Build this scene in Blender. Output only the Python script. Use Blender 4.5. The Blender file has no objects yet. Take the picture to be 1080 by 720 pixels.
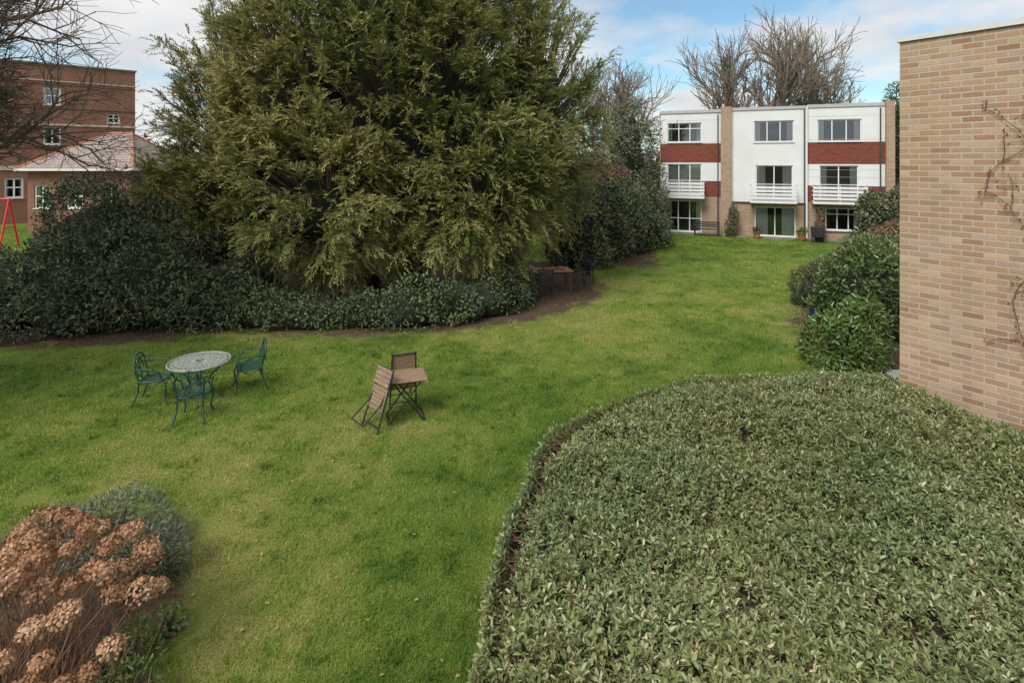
import bpy, math, random
import numpy as np
from mathutils import Vector, Matrix
random.seed(7); R=np.random.default_rng(11)
sc=bpy.context.scene
sc.view_settings.view_transform='Standard'; sc.view_settings.look='None'; sc.view_settings.exposure=0

# ------------------------------------------------------------ utilities
def unit(v): return v/np.maximum(np.linalg.norm(v,axis=-1,keepdims=True),1e-9)
def rdir(n): return unit(R.normal(size=(n,3)))
def hsh(ix,iy,iz,s):
    h=(ix*374761393+iy*668265263+iz*2147483647+s*1274126177)&0xffffffff
    h=((h^(h>>13))*1274126177)&0xffffffff
    h=(h^(h>>16))&0xffffffff
    return h/4294967295.0
def vnoise(p,scale=1.0,s=0):
    p=np.asarray(p,dtype=float)*scale+1000.0
    i=np.floor(p).astype(np.int64); f=p-i; f=f*f*(3-2*f)
    out=0
    for dx in (0,1):
        for dy in (0,1):
            for dz in (0,1):
                w=(f[:,0] if dx else 1-f[:,0])*(f[:,1] if dy else 1-f[:,1])*(f[:,2] if dz else 1-f[:,2])
                out=out+w*hsh(i[:,0]+dx,i[:,1]+dy,i[:,2]+dz,s)
    return out
def E(name,loc=(0,0,0),rz=0):
    o=bpy.data.objects.new(name,None); o.location=loc; o.rotation_euler=(0,0,rz)
    o.empty_display_size=.1
    sc.collection.objects.link(o); return o
def mesh_np(name,V,F,k,mat,attr=None,parent=None,smooth=False):
    me=bpy.data.meshes.new(name)
    V=np.ascontiguousarray(V,dtype=np.float32); F=np.ascontiguousarray(F,dtype=np.int32)
    me.vertices.add(len(V)); me.vertices.foreach_set('co',V.ravel())
    me.loops.add(F.size); me.loops.foreach_set('vertex_index',F.ravel())
    me.polygons.add(len(F)); me.polygons.foreach_set('loop_start',np.arange(0,F.size,k,dtype=np.int32))
    me.polygons.foreach_set('use_smooth',np.full(len(F),bool(smooth)))
    if attr is not None:
        a=me.attributes.new('rnd','FLOAT','POINT'); a.data.foreach_set('value',np.ascontiguousarray(attr,dtype=np.float32))
    me.update(); me.validate()
    if mat: me.materials.append(mat)
    o=bpy.data.objects.new(name,me); sc.collection.objects.link(o)
    if parent: o.parent=parent
    return o
DIAM=(np.array([(0,0,0),(.5,.42,.0),(0,1,0),(-.5,.42,.0)]),np.array([(0,1,2,3)]))
FOLD=(np.array([(0,0,0),(.46,.3,.09),(.4,.68,.07),(0,1,-.06),(-.4,.68,.07),(-.46,.3,.09)]),np.array([(0,1,2,3),(0,3,4,5)]))
BLADE=(np.array([(-.5,0,0),(.5,0,0),(0,1,.12)]),np.array([(0,1,2)]))
def leaves(name,pos,d,n,L,W,rnd,mat,parent=None,T=DIAM):
    t,f=T; N=len(pos); d=unit(d); s=unit(np.cross(d,n)); n2=np.cross(s,d)
    L=np.broadcast_to(L,(N,)); W=np.broadcast_to(W,(N,))
    V=(pos[:,None,:]+t[None,:,0,None]*(W[:,None]*s)[:,None,:]+t[None,:,1,None]*(L[:,None]*d)[:,None,:]+t[None,:,2,None]*(L[:,None]*n2)[:,None,:])
    k=len(t); F=(np.arange(N)[:,None,None]*k+f[None]).reshape(-1,f.shape[1])
    return mesh_np(name,V.reshape(-1,3),F,f.shape[1],mat,np.repeat(rnd,k),parent)
def segs_mesh(name,P0,P1,r0,r1,mat,parent=None,sides=6):
    P0=np.array(P0,float);P1=np.array(P1,float);r0=np.broadcast_to(np.array(r0,float),(len(P0),));r1=np.broadcast_to(np.array(r1,float),(len(P0),))
    d=unit(P1-P0); up=np.where(np.abs(d[:,2:3])>.9,np.array([[1,0,0]]),np.array([[0,0,1]]))
    a=unit(np.cross(d,up)); b=np.cross(d,a); N=len(P0)
    th=np.arange(sides)*2*np.pi/sides
    ring=np.cos(th)[None,:,None]*a[:,None]+np.sin(th)[None,:,None]*b[:,None]
    V=np.concatenate([P0[:,None]+ring*r0[:,None,None],P1[:,None]+ring*r1[:,None,None]],1)
    i=np.arange(sides); j=(i+1)%sides
    f=np.stack([i,j,j+sides,i+sides],1)
    F=(np.arange(N)[:,None,None]*2*sides+f[None]).reshape(-1,4)
    return mesh_np(name,V.reshape(-1,3),F,4,mat,None,parent,True)
def tubes(name,lines,mat,parent=None,sides=7):
    A=[];B=[];ra=[]
    for pts,r in lines:
        for p,q in zip(pts[:-1],pts[1:]):
            p=np.array(p,float); q=np.array(q,float); e=(q-p)/max(np.linalg.norm(q-p),1e-6)*r*.35
            A.append(p-e);B.append(q+e);ra.append(r)
    return segs_mesh(name,A,B,ra,ra,mat,parent,sides)
def boxes(name,bl,mat,parent=None,bevel=0):
    V=[];F=[]
    for (x0,x1,y0,y1,z0,z1) in bl:
        b=len(V)
        V+=[(x0,y0,z0),(x1,y0,z0),(x1,y1,z0),(x0,y1,z0),(x0,y0,z1),(x1,y0,z1),(x1,y1,z1),(x0,y1,z1)]
        F+=[(b,b+3,b+2,b+1),(b+4,b+5,b+6,b+7),(b,b+1,b+5,b+4),(b+1,b+2,b+6,b+5),(b+2,b+3,b+7,b+6),(b+3,b,b+4,b+7)]
    o=mesh_np(name,np.array(V),np.array(F),4,mat,None,parent)
    if bevel:
        m=o.modifiers.new('b','BEVEL'); m.width=bevel; m.segments=2
    return o
# ------------------------------------------------------------ materials
class NT:
    def __init__(s,name):
        s.m=bpy.data.materials.new(name); s.m.use_nodes=True; s.t=s.m.node_tree; s.p=s.t.nodes['Principled BSDF']; s.out=s.t.nodes['Material Output']
    def n(s,k,**kw):
        o=s.t.nodes.new(k)
        for a,v in kw.items(): setattr(o,a,v)
        return o
    def l(s,a,b): s.t.links.new(a,b)
    def noise(s,scale,detail=4,vec=None,rough=.6):
        o=s.n('ShaderNodeTexNoise'); o.inputs['Scale'].default_value=scale; o.inputs['Detail'].default_value=detail; o.inputs['Roughness'].default_value=rough
        if vec is not None: s.l(vec,o.inputs['Vector'])
        return o.outputs['Fac']
    def ramp(s,fac,stops):
        o=s.n('ShaderNodeValToRGB'); e=o.color_ramp.elements
        while len(e)<len(stops): e.new(.5)
        for q,(p,c) in zip(e,stops):
            q.position=p; q.color=(*c,1) if len(c)==3 else c
        s.l(fac,o.inputs[0]); return o.outputs[0]
    def mix(s,f,a,b,mode='MIX'):
        o=s.n('ShaderNodeMix',data_type='RGBA',blend_type=mode)
        for v,i in ((f,0),(a,6),(b,7)):
            if isinstance(v,(int,float)): o.inputs[i].default_value=v
            elif isinstance(v,tuple): o.inputs[i].default_value=(*v,1)
            else: s.l(v,o.inputs[i])
        return o.outputs[2]
    def math(s,op,a,b):
        o=s.n('ShaderNodeMath',operation=op)
        for v,i in ((a,0),(b,1)):
            if isinstance(v,(int,float)): o.inputs[i].default_value=v
            else: s.l(v,o.inputs[i])
        return o.outputs[0]
    def bump(s,h,st,dist=.01):
        o=s.n('ShaderNodeBump'); o.inputs['Strength'].default_value=st; o.inputs['Distance'].default_value=dist
        s.l(h,o.inputs['Height']); s.l(o.outputs[0],s.p.inputs['Normal'])
    def obj(s): return s.n('ShaderNodeTexCoord').outputs['Object']
def leafmat(name,stops,rough=.5,trans=.22,spec=.35,patch=None,gain=1.35):
    stops=[(p,tuple(min(.9,v*gain) for v in c)) for p,c in stops]
    m=NT(name); a=m.n('ShaderNodeAttribute',attribute_name='rnd')
    c=m.ramp(a.outputs['Fac'],stops)
    if patch:
        nz=m.noise(patch[0],3,m.obj()); c=m.mix(m.ramp(nz,[(.4,(0,0,0)),(.6,(1,1,1))]),c,m.mix(.999,c,patch[1],'MULTIPLY'))
    m.l(c,m.p.inputs['Base Color']); m.p.inputs['Roughness'].default_value=rough; m.p.inputs['Specular IOR Level'].default_value=spec
    if trans:
        t=m.n('ShaderNodeBsdfTranslucent'); m.l(c,t.inputs[0]); x=m.n('ShaderNodeMixShader'); x.inputs[0].default_value=trans
        m.l(m.p.outputs[0],x.inputs[1]); m.l(t.outputs[0],x.inputs[2]); m.l(x.outputs[0],m.out.inputs[0])
    return m.m
def plain(name,col,rough=.6,var=.15,scale=8,metal=0,bump=0):
    m=NT(name); o=m.obj(); nz=m.noise(scale,5,o)
    a=tuple(c*(1-var) for c in col); b=tuple(min(1,c*(1+var)) for c in col)
    m.l(m.ramp(nz,[(.3,a),(.7,b)]),m.p.inputs['Base Color']); m.p.inputs['Roughness'].default_value=rough; m.p.inputs['Metallic'].default_value=metal
    if bump: m.bump(m.noise(scale*6,4,o),bump)
    return m.m
def brickmat(name,stops,mortar,bw=.225,bh=.075,ms=.010,dirt=.25,bump=.6):
    m=NT(name); o=m.obj(); sp=m.n('ShaderNodeSeparateXYZ'); m.l(o,sp.inputs[0])
    cb=m.n('ShaderNodeCombineXYZ'); m.l(m.math('ADD',sp.outputs[0],sp.outputs[1]),cb.inputs[0]); m.l(sp.outputs[2],cb.inputs[1])
    b=m.n('ShaderNodeTexBrick'); m.l(cb.outputs[0],b.inputs['Vector'])
    b.inputs['Color1'].default_value=(0,0,0,1); b.inputs['Color2'].default_value=(1,1,1,1); b.inputs['Mortar'].default_value=(.5,.5,.5,1)
    b.inputs['Scale'].default_value=1; b.inputs['Brick Width'].default_value=bw; b.inputs['Row Height'].default_value=bh; b.inputs['Mortar Size'].default_value=ms; b.inputs['Mortar Smooth'].default_value=.25
    c=m.ramp(b.outputs['Color'],stops)
    c=m.mix(m.ramp(m.noise(35,4,o),[(.3,(0,0,0)),(.75,(.55,.55,.55))]),c,m.mix(.999,c,(.62,.6,.58),'MULTIPLY'))
    c=m.mix(b.outputs['Fac'],c,mortar)
    c=m.mix(m.math('MULTIPLY',m.ramp(m.noise(.9,5,o),[(.4,(0,0,0)),(.75,(1,1,1))]),dirt),c,m.mix(.999,c,(.45,.42,.38),'MULTIPLY'))
    m.l(c,m.p.inputs['Base Color']); m.p.inputs['Roughness'].default_value=.9
    h=m.math('ADD',m.math('MULTIPLY',m.math('SUBTRACT',1.0,b.outputs['Fac']),1.0),m.math('MULTIPLY',m.noise(60,3,o),.35))
    m.bump(h,bump,.008); return m.m

M_white=plain('white_render',(.68,.69,.69),.75,.05,1.3)
M_upvc=plain('white_frame',(.74,.74,.74),.35,.03,4)
M_curtain=plain('curtain',(.74,.71,.66),.9,.12,6)
M_darkroom=plain('room_interior',(.07,.065,.06),.9,.4,1)
M_concrete=plain('concrete',(.34,.33,.30),.85,.18,3,0,.3)
M_dark=plain('shade_core',(.018,.022,.010),1,.5,5)  # near-black, so the inside of foliage reads as shade
M_bark=plain('bark',(.13,.095,.07),.95,.35,9,0,.6)
M_barkg=plain('bark_grey',(.22,.18,.14),.95,.3,9,0,.6)
M_greeniron=plain('green_iron',(.018,.065,.048),.42,.35,30)
M_tabletop=plain('weathered_metal_top',(.27,.29,.26),.5,.3,25)
M_blackiron=plain('black_iron',(.018,.018,.02),.45,.3,20)
M_black=plain('black_plastic',(.028,.029,.033),.4,.3,6)
M_red=plain('red_paint',(.6,.035,.03),.4,.12,6)
M_blue=plain('blue_glaze',(.015,.045,.18),.25,.2,8)
M_terracotta=plain('terracotta',(.38,.14,.07),.8,.2,8)
M_pipe=plain('dark_pipe',(.05,.05,.05),.5,.2,5)
m=NT('weathered_wood'); o_=m.obj(); mp=m.n('ShaderNodeMapping'); m.l(o_,mp.inputs[0]); mp.inputs['Scale'].default_value=(3,40,40)
m.l(m.ramp(m.noise(2,6,mp.outputs[0]),[(.3,(.14,.09,.06)),(.55,(.27,.18,.12)),(.75,(.38,.28,.2))]),m.p.inputs['Base Color']); m.p.inputs['Roughness'].default_value=.75; M_wood=m.m
m=NT('window_glass'); g=m.n('ShaderNodeBsdfGlossy'); g.inputs['Roughness'].default_value=.03; g.inputs[0].default_value=(.9,.95,1,1); t=m.n('ShaderNodeBsdfTransparent'); t.inputs[0].default_value=(.88,.91,.91,1)
fr=m.n('ShaderNodeFresnel'); fr.inputs[0].default_value=1.5; x=m.n('ShaderNodeMixShader'); m.l(m.math('ADD',fr.outputs[0],.06),x.inputs[0]); m.l(t.outputs[0],x.inputs[1]); m.l(g.outputs[0],x.inputs[2]); m.l(x.outputs[0],m.out.inputs[0]); M_glass=m.m
M_brickNear=brickmat('buff_brick',[(0,(.33,.18,.11)),(.2,(.48,.31,.19)),(.4,(.41,.255,.155)),(.6,(.55,.395,.25)),(.8,(.38,.225,.15)),(1,(.49,.355,.255))],(.45,.395,.31),dirt=.35)
M_brickTer=brickmat('terrace_brick',[(0,(.33,.2,.13)),(.5,(.46,.31,.2)),(1,(.4,.27,.19))],(.4,.34,.27))
M_brickRed=brickmat('red_brown_brick',[(0,(.2,.065,.035)),(.5,(.30,.105,.06)),(1,(.24,.1,.065))],(.3,.22,.17),dirt=.5)
M_tile=brickmat('red_hung_tile',[(0,(.22,.055,.035)),(.5,(.30,.075,.045)),(1,(.25,.09,.06))],(.09,.025,.018),.17,.11,.012,.25,1)
M_roof=brickmat('roof_tile',[(0,(.3,.24,.22)),(.5,(.4,.33,.31)),(1,(.34,.26,.23))],(.16,.13,.12),.2,.16,.012,.3,1)

# ------------------------------------------------------------ world and sun
S=Vector((-.42,-.58,.80)).normalized()
w=bpy.data.worlds.new('World'); sc.world=w; w.use_nodes=True; nt=w.node_tree; bg=nt.nodes['Background']
sky=nt.nodes.new('ShaderNodeTexSky'); sky.sky_type='NISHITA'; sky.sun_disc=False
sky.sun_elevation=math.asin(S.z); sky.sun_rotation=math.atan2(S.x,S.y)%(2*math.pi); sky.air_density=1.0; sky.dust_density=.2; sky.ozone_density=1.3
def wn(k): return nt.nodes.new(k)
tc=wn('ShaderNodeTexCoord'); sp=wn('ShaderNodeSeparateXYZ'); nt.links.new(tc.outputs['Generated'],sp.inputs[0])
ad=wn('ShaderNodeMath'); ad.operation='ADD'; ad.inputs[1].default_value=.22; nt.links.new(sp.outputs[2],ad.inputs[0])
vm=wn('ShaderNodeVectorMath'); vm.operation='SCALE'
iv=wn('ShaderNodeMath'); iv.operation='DIVIDE'; iv.inputs[0].default_value=1; nt.links.new(ad.outputs[0],iv.inputs[1])
nt.links.new(tc.outputs['Generated'],vm.inputs[0]); nt.links.new(iv.outputs[0],vm.inputs['Scale'])
mp=wn('ShaderNodeMapping'); mp.inputs['Location'].default_value=(2.3,.4,0); nt.links.new(vm.outputs[0],mp.inputs[0])
nz=wn('ShaderNodeTexNoise'); nz.inputs['Scale'].default_value=.9; nz.inputs['Detail'].default_value=8; nz.inputs['Roughness'].default_value=.55; nt.links.new(mp.outputs[0],nz.inputs['Vector'])
rp=wn('ShaderNodeValToRGB'); rp.color_ramp.elements[0].position=.37; rp.color_ramp.elements[1].position=.50; nt.links.new(nz.outputs[0],rp.inputs[0])
rp.color_ramp.elements[0].color=(.12,.12,.12,1)
nz2=wn('ShaderNodeTexNoise'); nz2.inputs['Scale'].default_value=2.2; nz2.inputs['Detail'].default_value=6; nt.links.new(mp.outputs[0],nz2.inputs['Vector'])
rc=wn('ShaderNodeValToRGB'); rc.color_ramp.elements[0].position=.35; rc.color_ramp.elements[0].color=(.80,.83,.87,1); rc.color_ramp.elements[1].position=.65; rc.color_ramp.elements[1].color=(1,1,1,1); nt.links.new(nz2.outputs[0],rc.inputs[0])
sc_=wn('ShaderNodeVectorMath'); sc_.operation='SCALE'; sc_.inputs['Scale'].default_value=6.0; nt.links.new(rc.outputs[0],sc_.inputs[0])
tint=wn('ShaderNodeMix'); tint.data_type='RGBA'; tint.blend_type='MULTIPLY'; tint.inputs[0].default_value=1; tint.inputs[7].default_value=(.66,.92,.95,1); nt.links.new(sky.outputs[0],tint.inputs[6])
mx=wn('ShaderNodeMix'); mx.data_type='RGBA'; nt.links.new(rp.outputs[0],mx.inputs[0]); nt.links.new(tint.outputs[2],mx.inputs[6]); nt.links.new(sc_.outputs[0],mx.inputs[7])
nt.links.new(mx.outputs[2],bg.inputs[0]); bg.inputs[1].default_value=.15
sun=bpy.data.lights.new('sun','SUN'); sun.energy=3.5; sun.angle=math.radians(24); sun.color=(1,.965,.91)
so=bpy.data.objects.new('sun',sun); so.rotation_euler=S.to_track_quat('Z','Y').to_euler(); so.location=(0,0,30); sc.collection.objects.link(so)

# ------------------------------------------------------------ camera
cam=bpy.data.cameras.new('camera'); cam.lens=20; cam.sensor_width=36; cam.shift_y=-.176; cam.clip_end=2000; cam.clip_start=.05
co=bpy.data.objects.new('camera',cam); co.location=(0,0,4.4); co.rotation_euler=(math.radians(90),0,0); sc.collection.objects.link(co); sc.camera=co

# ------------------------------------------------------------ ground
SOIL=[(-4.3,20.6,7.6,6.3),(-12,18.2,7,4.85),(1.0,20.0,1.5,3.4),(-5.0,4.9,1.75,2.3),(9.2,13.6,1.9,3.4),(5.3,27.5,1.5,4.2)]
def soilf(x,y):
    s=np.full(x.shape,-9.0)
    for cx,cy,rx,ry in SOIL:
        s=np.maximum(s,(1-np.sqrt(((x-cx)/rx)**2+((y-cy)/ry)**2))*min(rx,ry))
    return s
def wornf(p3):
    v=vnoise(p3,.35,301)*.38+vnoise(p3,1.5,302)*.36+vnoise(p3,4.5,303)*.26
    s=soilf(p3[:,0],p3[:,1])
    return .44+(v-.5)*.72+.13*np.clip(1+s/1.8,0,1)
xs=np.concatenate([[-600,-300,-150,-80,-50,-35],np.arange(-24,24.1,.2),[35,50,80,150,300,600]])
ys=np.concatenate([[-300,-100,-40,-15,-5],np.arange(0,40.1,.2),[46,55,70,100,180,350,800]])
X,Y=np.meshgrid(xs,ys); nx=len(xs); ny=len(ys)
p=np.stack([X.ravel(),Y.ravel(),0*X.ravel()],1)
i,j=np.meshgrid(np.arange(nx-1),np.arange(ny-1)); i=i.ravel();j=j.ravel()
F=np.stack([j*nx+i,j*nx+i+1,(j+1)*nx+i+1,(j+1)*nx+i],1)
so_=np.clip(soilf(p[:,0],p[:,1])*.5+.5,0,1)
m=NT('lawn'); o_=m.obj()
med=m.noise(3.5,5,o_); fin=m.noise(38,4,o_,.75)
wa=m.n('ShaderNodeAttribute',attribute_name='worn')
wf=m.math('ADD',wa.outputs['Fac'],m.math('MULTIPLY',m.math('SUBTRACT',med,.5),.35))
c=m.ramp(wf,[(.3,(.095,.16,.026)),(.5,(.16,.22,.04)),(.68,(.24,.255,.065)),(.88,(.26,.23,.09))])
c=m.mix(m.ramp(fin,[(.3,(1,1,1)),(.6,(0,0,0))]),c,m.mix(.999,c,(.4,.42,.4),'MULTIPLY'))
at=m.n('ShaderNodeAttribute',attribute_name='rnd')
sf=m.math('ADD',at.outputs['Fac'],m.math('MULTIPLY',m.math('SUBTRACT',m.noise(1.6,6,o_,.7),.5),.9))
soilc=m.ramp(m.noise(14,6,o_,.75),[(.3,(.045,.03,.02)),(.6,(.115,.078,.055)),(.8,(.19,.135,.095))])
c=m.mix(m.ramp(sf,[(.40,(0,0,0)),(.58,(1,1,1))]),c,soilc)
m.l(c,m.p.inputs['Base Color']); m.p.inputs['Roughness'].default_value=.95; m.p.inputs['Specular IOR Level'].default_value=.1; m.bump(m.noise(50,4,o_,.7),.8,.03)
g_=mesh_np('ground',p,F,4,m.m,so_)
a=g_.data.attributes.new('worn','FLOAT','POINT'); a.data.foreach_set('value',wornf(p).astype(np.float32))

HP=np.array([(-.12,1.2),(-.15,3.0),(-.12,3.9),(-.02,4.9),(.3,5.95),(.8,6.75),(1.7,7.45),(3.0,7.95),(4.2,8.2),(5.2,8.1),(5.55,7.0),(9.4,1.55),(9.2,1.2)])
def inpoly(x,y,P):
    c=np.zeros(x.shape,bool); n=len(P)
    for a in range(n):
        x0,y0=P[a]; x1,y1=P[(a+1)%n]
        k=((y0>y)!=(y1>y)); xx=(x1-x0)*(y-y0)/((y1-y0) if y1!=y0 else 1e-9)+x0
        c^=(k&(x<xx))
    return c
def bdist(x,y,P):
    d=np.full(x.shape,1e9); gx=np.zeros(x.shape); gy=np.zeros(x.shape); n=len(P)
    for a in range(n):
        A=P[a];B=P[(a+1)%n]; ab=B-A; t=np.clip(((x-A[0])*ab[0]+(y-A[1])*ab[1])/(ab@ab),0,1)
        ex=x-(A[0]+t*ab[0]); ey=y-(A[1]+t*ab[1]); dd=np.hypot(ex,ey); k=dd<d
        d=np.where(k,dd,d); gx=np.where(k,ex/np.maximum(dd,1e-6),gx); gy=np.where(k,ey/np.maximum(dd,1e-6),gy)
    return d,gx,gy

# grass blades
N=450000
yy=4.2*np.exp(R.random(N)*math.log(36/4.2)); xx=(-.97*yy-1)+R.random(N)*(1.72*yy+2)
pn=np.stack([xx,yy,0*xx],1)
worn=wornf(pn)
keep=(soilf(xx,yy)+ (vnoise(pn,1.6,3)-.5)*1.7<-.12)|(R.random(N)<.06)
keep&=(R.random(N)<np.clip(2.2-worn*2.1,.3,1))
keep&=~inpoly(xx,yy,HP)&(xx<13+.1*yy)
pn=pn[keep]; worn=worn[keep]; yy=yy[keep]; n_=len(pn)
cl=vnoise(pn,5,5)*.5+vnoise(pn,1.1,6)*.5; tuft=vnoise(pn,6,8)*.6+vnoise(pn,13,9)*.4
d=np.stack([R.normal(0,.55,n_),R.normal(0,.55,n_),np.ones(n_)],1)
L=(.016+.028*R.random(n_)+.15*np.clip(tuft-.55,0,1)+.02*(1-worn))*(1+yy*.015); W=.0035+.0009*yy
M_grass=leafmat('grass',[(0,(.05,.10,.014)),(.3,(.10,.17,.025)),(.55,(.17,.235,.042)),(.8,(.26,.27,.078)),(1,(.38,.33,.14))],.6,.28,.2,None,1.34)
leaves('lawn_grass',pn,d,np.stack([R.normal(size=n_),R.normal(size=n_),.01+0*yy],1),L,W,np.clip(R.random(n_)*.42+(worn-.5)*1.6+.31-(cl-.5)*.45-np.clip(tuft-.55,0,1)*1.2,0,1),M_grass,None,BLADE)
n_=520; y_=4.8*np.exp(R.random(n_)*1.7); x_=(-.9*y_)+R.random(n_)*1.6*y_; k=~inpoly(x_,y_,HP)&(x_<9); x_=x_[k];y_=y_[k];n_=len(x_)
leaves('fallen_leaves',np.stack([x_,y_,.03+.02*R.random(n_)],1),np.stack([R.normal(size=n_),R.normal(size=n_),.2*R.normal(size=n_)],1),np.tile([[.05,.02,1.]],(n_,1)),.045,.026,R.random(n_),leafmat('dead_leaf',[(0,(.12,.06,.03)),(1,(.32,.2,.11))],.8,0,.2),None,FOLD)

# ------------------------------------------------------------ foliage helpers
def lobe_pts(lobes,n,lo,hi,bump=.14,rej=.86,seed=0,zmin=.04):
    A=np.array([(l[3]*l[4]+l[4]*l[5]+l[3]*l[5]) for l in lobes]); A=A/A.sum()
    idx=R.choice(len(lobes),n,p=A); Lb=np.array(lobes); c=Lb[idx,:3]; r=Lb[idx,3:6]; d=rdir(n)
    k=lo+(hi-lo)*R.random(n)
    base=c+d*r
    nz=(vnoise(base,.9,seed)-.5)*2*bump+(vnoise(base,2.6,seed+1)-.5)*bump*1.3
    P=c+d*r*(k+nz)[:,None]; nrm=unit(d/r)
    ok=P[:,2]>zmin
    for q,l in enumerate(lobes):
        l=np.array(l); s=(((P-l[:3])/l[3:6])**2).sum(1)<rej**2
        ok&=~(s&(idx!=q))
    return P[ok],nrm[ok]
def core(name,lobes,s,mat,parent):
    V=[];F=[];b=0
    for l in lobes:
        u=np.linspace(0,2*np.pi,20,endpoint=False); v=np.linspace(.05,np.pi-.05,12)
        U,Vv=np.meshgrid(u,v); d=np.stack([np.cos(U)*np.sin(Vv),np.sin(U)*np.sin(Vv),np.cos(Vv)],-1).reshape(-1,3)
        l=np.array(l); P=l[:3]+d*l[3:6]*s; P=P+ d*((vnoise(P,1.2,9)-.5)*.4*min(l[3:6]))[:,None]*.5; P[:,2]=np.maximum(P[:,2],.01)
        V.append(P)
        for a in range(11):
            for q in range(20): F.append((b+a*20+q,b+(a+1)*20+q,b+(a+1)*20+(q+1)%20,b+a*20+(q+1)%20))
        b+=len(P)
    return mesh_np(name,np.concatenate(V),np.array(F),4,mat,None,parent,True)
def bush(name,lobes,n,L,W,mat,bump=.14,T=FOLD,cores=.78,seed=0,droop=0,stems=True):
    e=E(name); P,N_=lobe_pts(lobes,n,.82,1.06,bump,.86,seed)
    m_=len(P); d=unit(N_*.55+rdir(m_)*.8+np.array([0,0,.15-droop])); nn=unit(N_+rdir(m_)*.6+np.array([0,0,.4]))
    rnd=np.clip(R.random(m_)*.55+vnoise(P,1.7,seed+4)*.55-.05,0,1)
    leaves('foliage',P,d,nn,L*(.7+.6*R.random(m_)),W*(.7+.6*R.random(m_)),rnd,mat,e,T)
    core('shade_filler',lobes,cores,M_dark,e)  # solid filler blobs; inner shade is put into their dark colour
    if stems:
        A=[];B=[]
        for l in lobes:
            for q in range(8):
                a=np.array([l[0]+random.uniform(-.15,.15),l[1]+random.uniform(-.15,.15),0]); v=rdir(1)[0]; v[2]=abs(v[2])
                A.append(a);B.append(np.array(l[:3])+v*np.array(l[3:6])*.85)
        segs_mesh('stems',A,B,.03,.01,M_bark,e,5)
    return e
# ------------------------------------------------------------ yew tree
YL=[(-3.9,20,6.0,6.1,5.2,6.4),(0.3,20.6,6.0,2.9,3.4,5.0),(-8.3,19,5.2,3.0,3.3,4.6),(-5.6,17.3,3.7,3.6,2.5,3.2),(-1.2,17.8,4.0,2.7,2.2,3.1),(-3.9,20,10,5.4,4.2,4.0),(-9.3,17.6,3.2,2.0,1.9,2.4),(-6.5,17.6,7,2.6,2.4,3.2),(-2,17.8,7.2,2.3,2.3,3)]
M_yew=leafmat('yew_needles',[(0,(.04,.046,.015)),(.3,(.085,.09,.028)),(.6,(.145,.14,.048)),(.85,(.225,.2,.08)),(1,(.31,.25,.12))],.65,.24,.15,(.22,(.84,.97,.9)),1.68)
ye=E('yew_tree')
nb=3500
Lb=np.array(YL); A=Lb[:,3]*Lb[:,5]; idx=R.choice(len(YL),nb,p=A/A.sum()); d=rdir(nb); d[:,1]-=.3; d=unit(d)
c=Lb[idx,:3]; r=Lb[idx,3:6]
sur=c+d*r; ov=.80+.24*R.random(nb)+(vnoise(sur,.8,21)-.5)*.34+np.where(R.random(nb)<.1,.2*R.random(nb),0)
end=c+d*r*ov[:,None]; st=c+d*r*.45-np.array([0,0,1])*(r[:,2:3]*.15)
ok=(end[:,2]>.5)&(end[:,1]<23.5)
for q,l in enumerate(Lb): ok&=~(((((end-l[:3])/l[3:6])**2).sum(1)<.78**2)&(idx!=q))
st=st[ok];end=end[ok];nb=len(st); brt=R.random(nb)
Lr=np.linalg.norm(end-st,axis=1); mid=(st+end)/2+np.array([0,0,1])*(Lr*.02)[:,None]; end=end+np.array([0,0,1])*(.3*R.random(nb)-.05)[:,None]
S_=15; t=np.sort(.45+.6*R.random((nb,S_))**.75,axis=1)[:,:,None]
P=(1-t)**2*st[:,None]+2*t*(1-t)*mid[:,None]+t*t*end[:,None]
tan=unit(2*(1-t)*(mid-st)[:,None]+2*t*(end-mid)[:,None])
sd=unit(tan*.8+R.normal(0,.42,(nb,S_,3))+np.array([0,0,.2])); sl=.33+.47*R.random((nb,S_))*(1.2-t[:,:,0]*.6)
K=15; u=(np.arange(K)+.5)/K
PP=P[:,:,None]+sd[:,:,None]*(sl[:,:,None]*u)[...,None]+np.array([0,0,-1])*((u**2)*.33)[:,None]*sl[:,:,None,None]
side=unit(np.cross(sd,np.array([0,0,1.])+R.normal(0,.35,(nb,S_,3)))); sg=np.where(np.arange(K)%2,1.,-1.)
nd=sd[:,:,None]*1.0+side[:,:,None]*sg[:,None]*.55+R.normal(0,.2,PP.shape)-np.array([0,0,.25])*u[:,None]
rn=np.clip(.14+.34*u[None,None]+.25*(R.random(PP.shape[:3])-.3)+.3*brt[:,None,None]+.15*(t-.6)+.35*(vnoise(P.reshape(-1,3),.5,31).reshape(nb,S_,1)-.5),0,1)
n_=PP.size//3
nn=np.tile([[0,-.45,1.]],(n_,1))+R.normal(0,.5,(n_,3))
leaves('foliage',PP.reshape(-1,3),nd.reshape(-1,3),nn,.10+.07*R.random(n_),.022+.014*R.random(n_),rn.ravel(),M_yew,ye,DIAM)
core('shade_filler',[(l[0],l[1]+.5,l[2],l[3],l[4],l[5]) for l in YL],.54,M_dark,ye)  # solid blobs added inside the crown, coloured dark as its shade
segs_mesh('limbs',st,mid,.03,.02,M_bark,ye,4); segs_mesh('limb_ends',mid,end,.02,.005,M_bark,ye,3)
tr=[((-4+a,19.6+b,0),(-4+a*3,19.6+b*2,5.5),.32,.16) for a,b in ((0,0),(.7,-.3),(-.8,.2),(.2,.7))]+[((-.1,20.4,0),(.4,20.6,6),.25,.1),((-8.2,19,0),(-8.4,19,6),.25,.1)]
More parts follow.
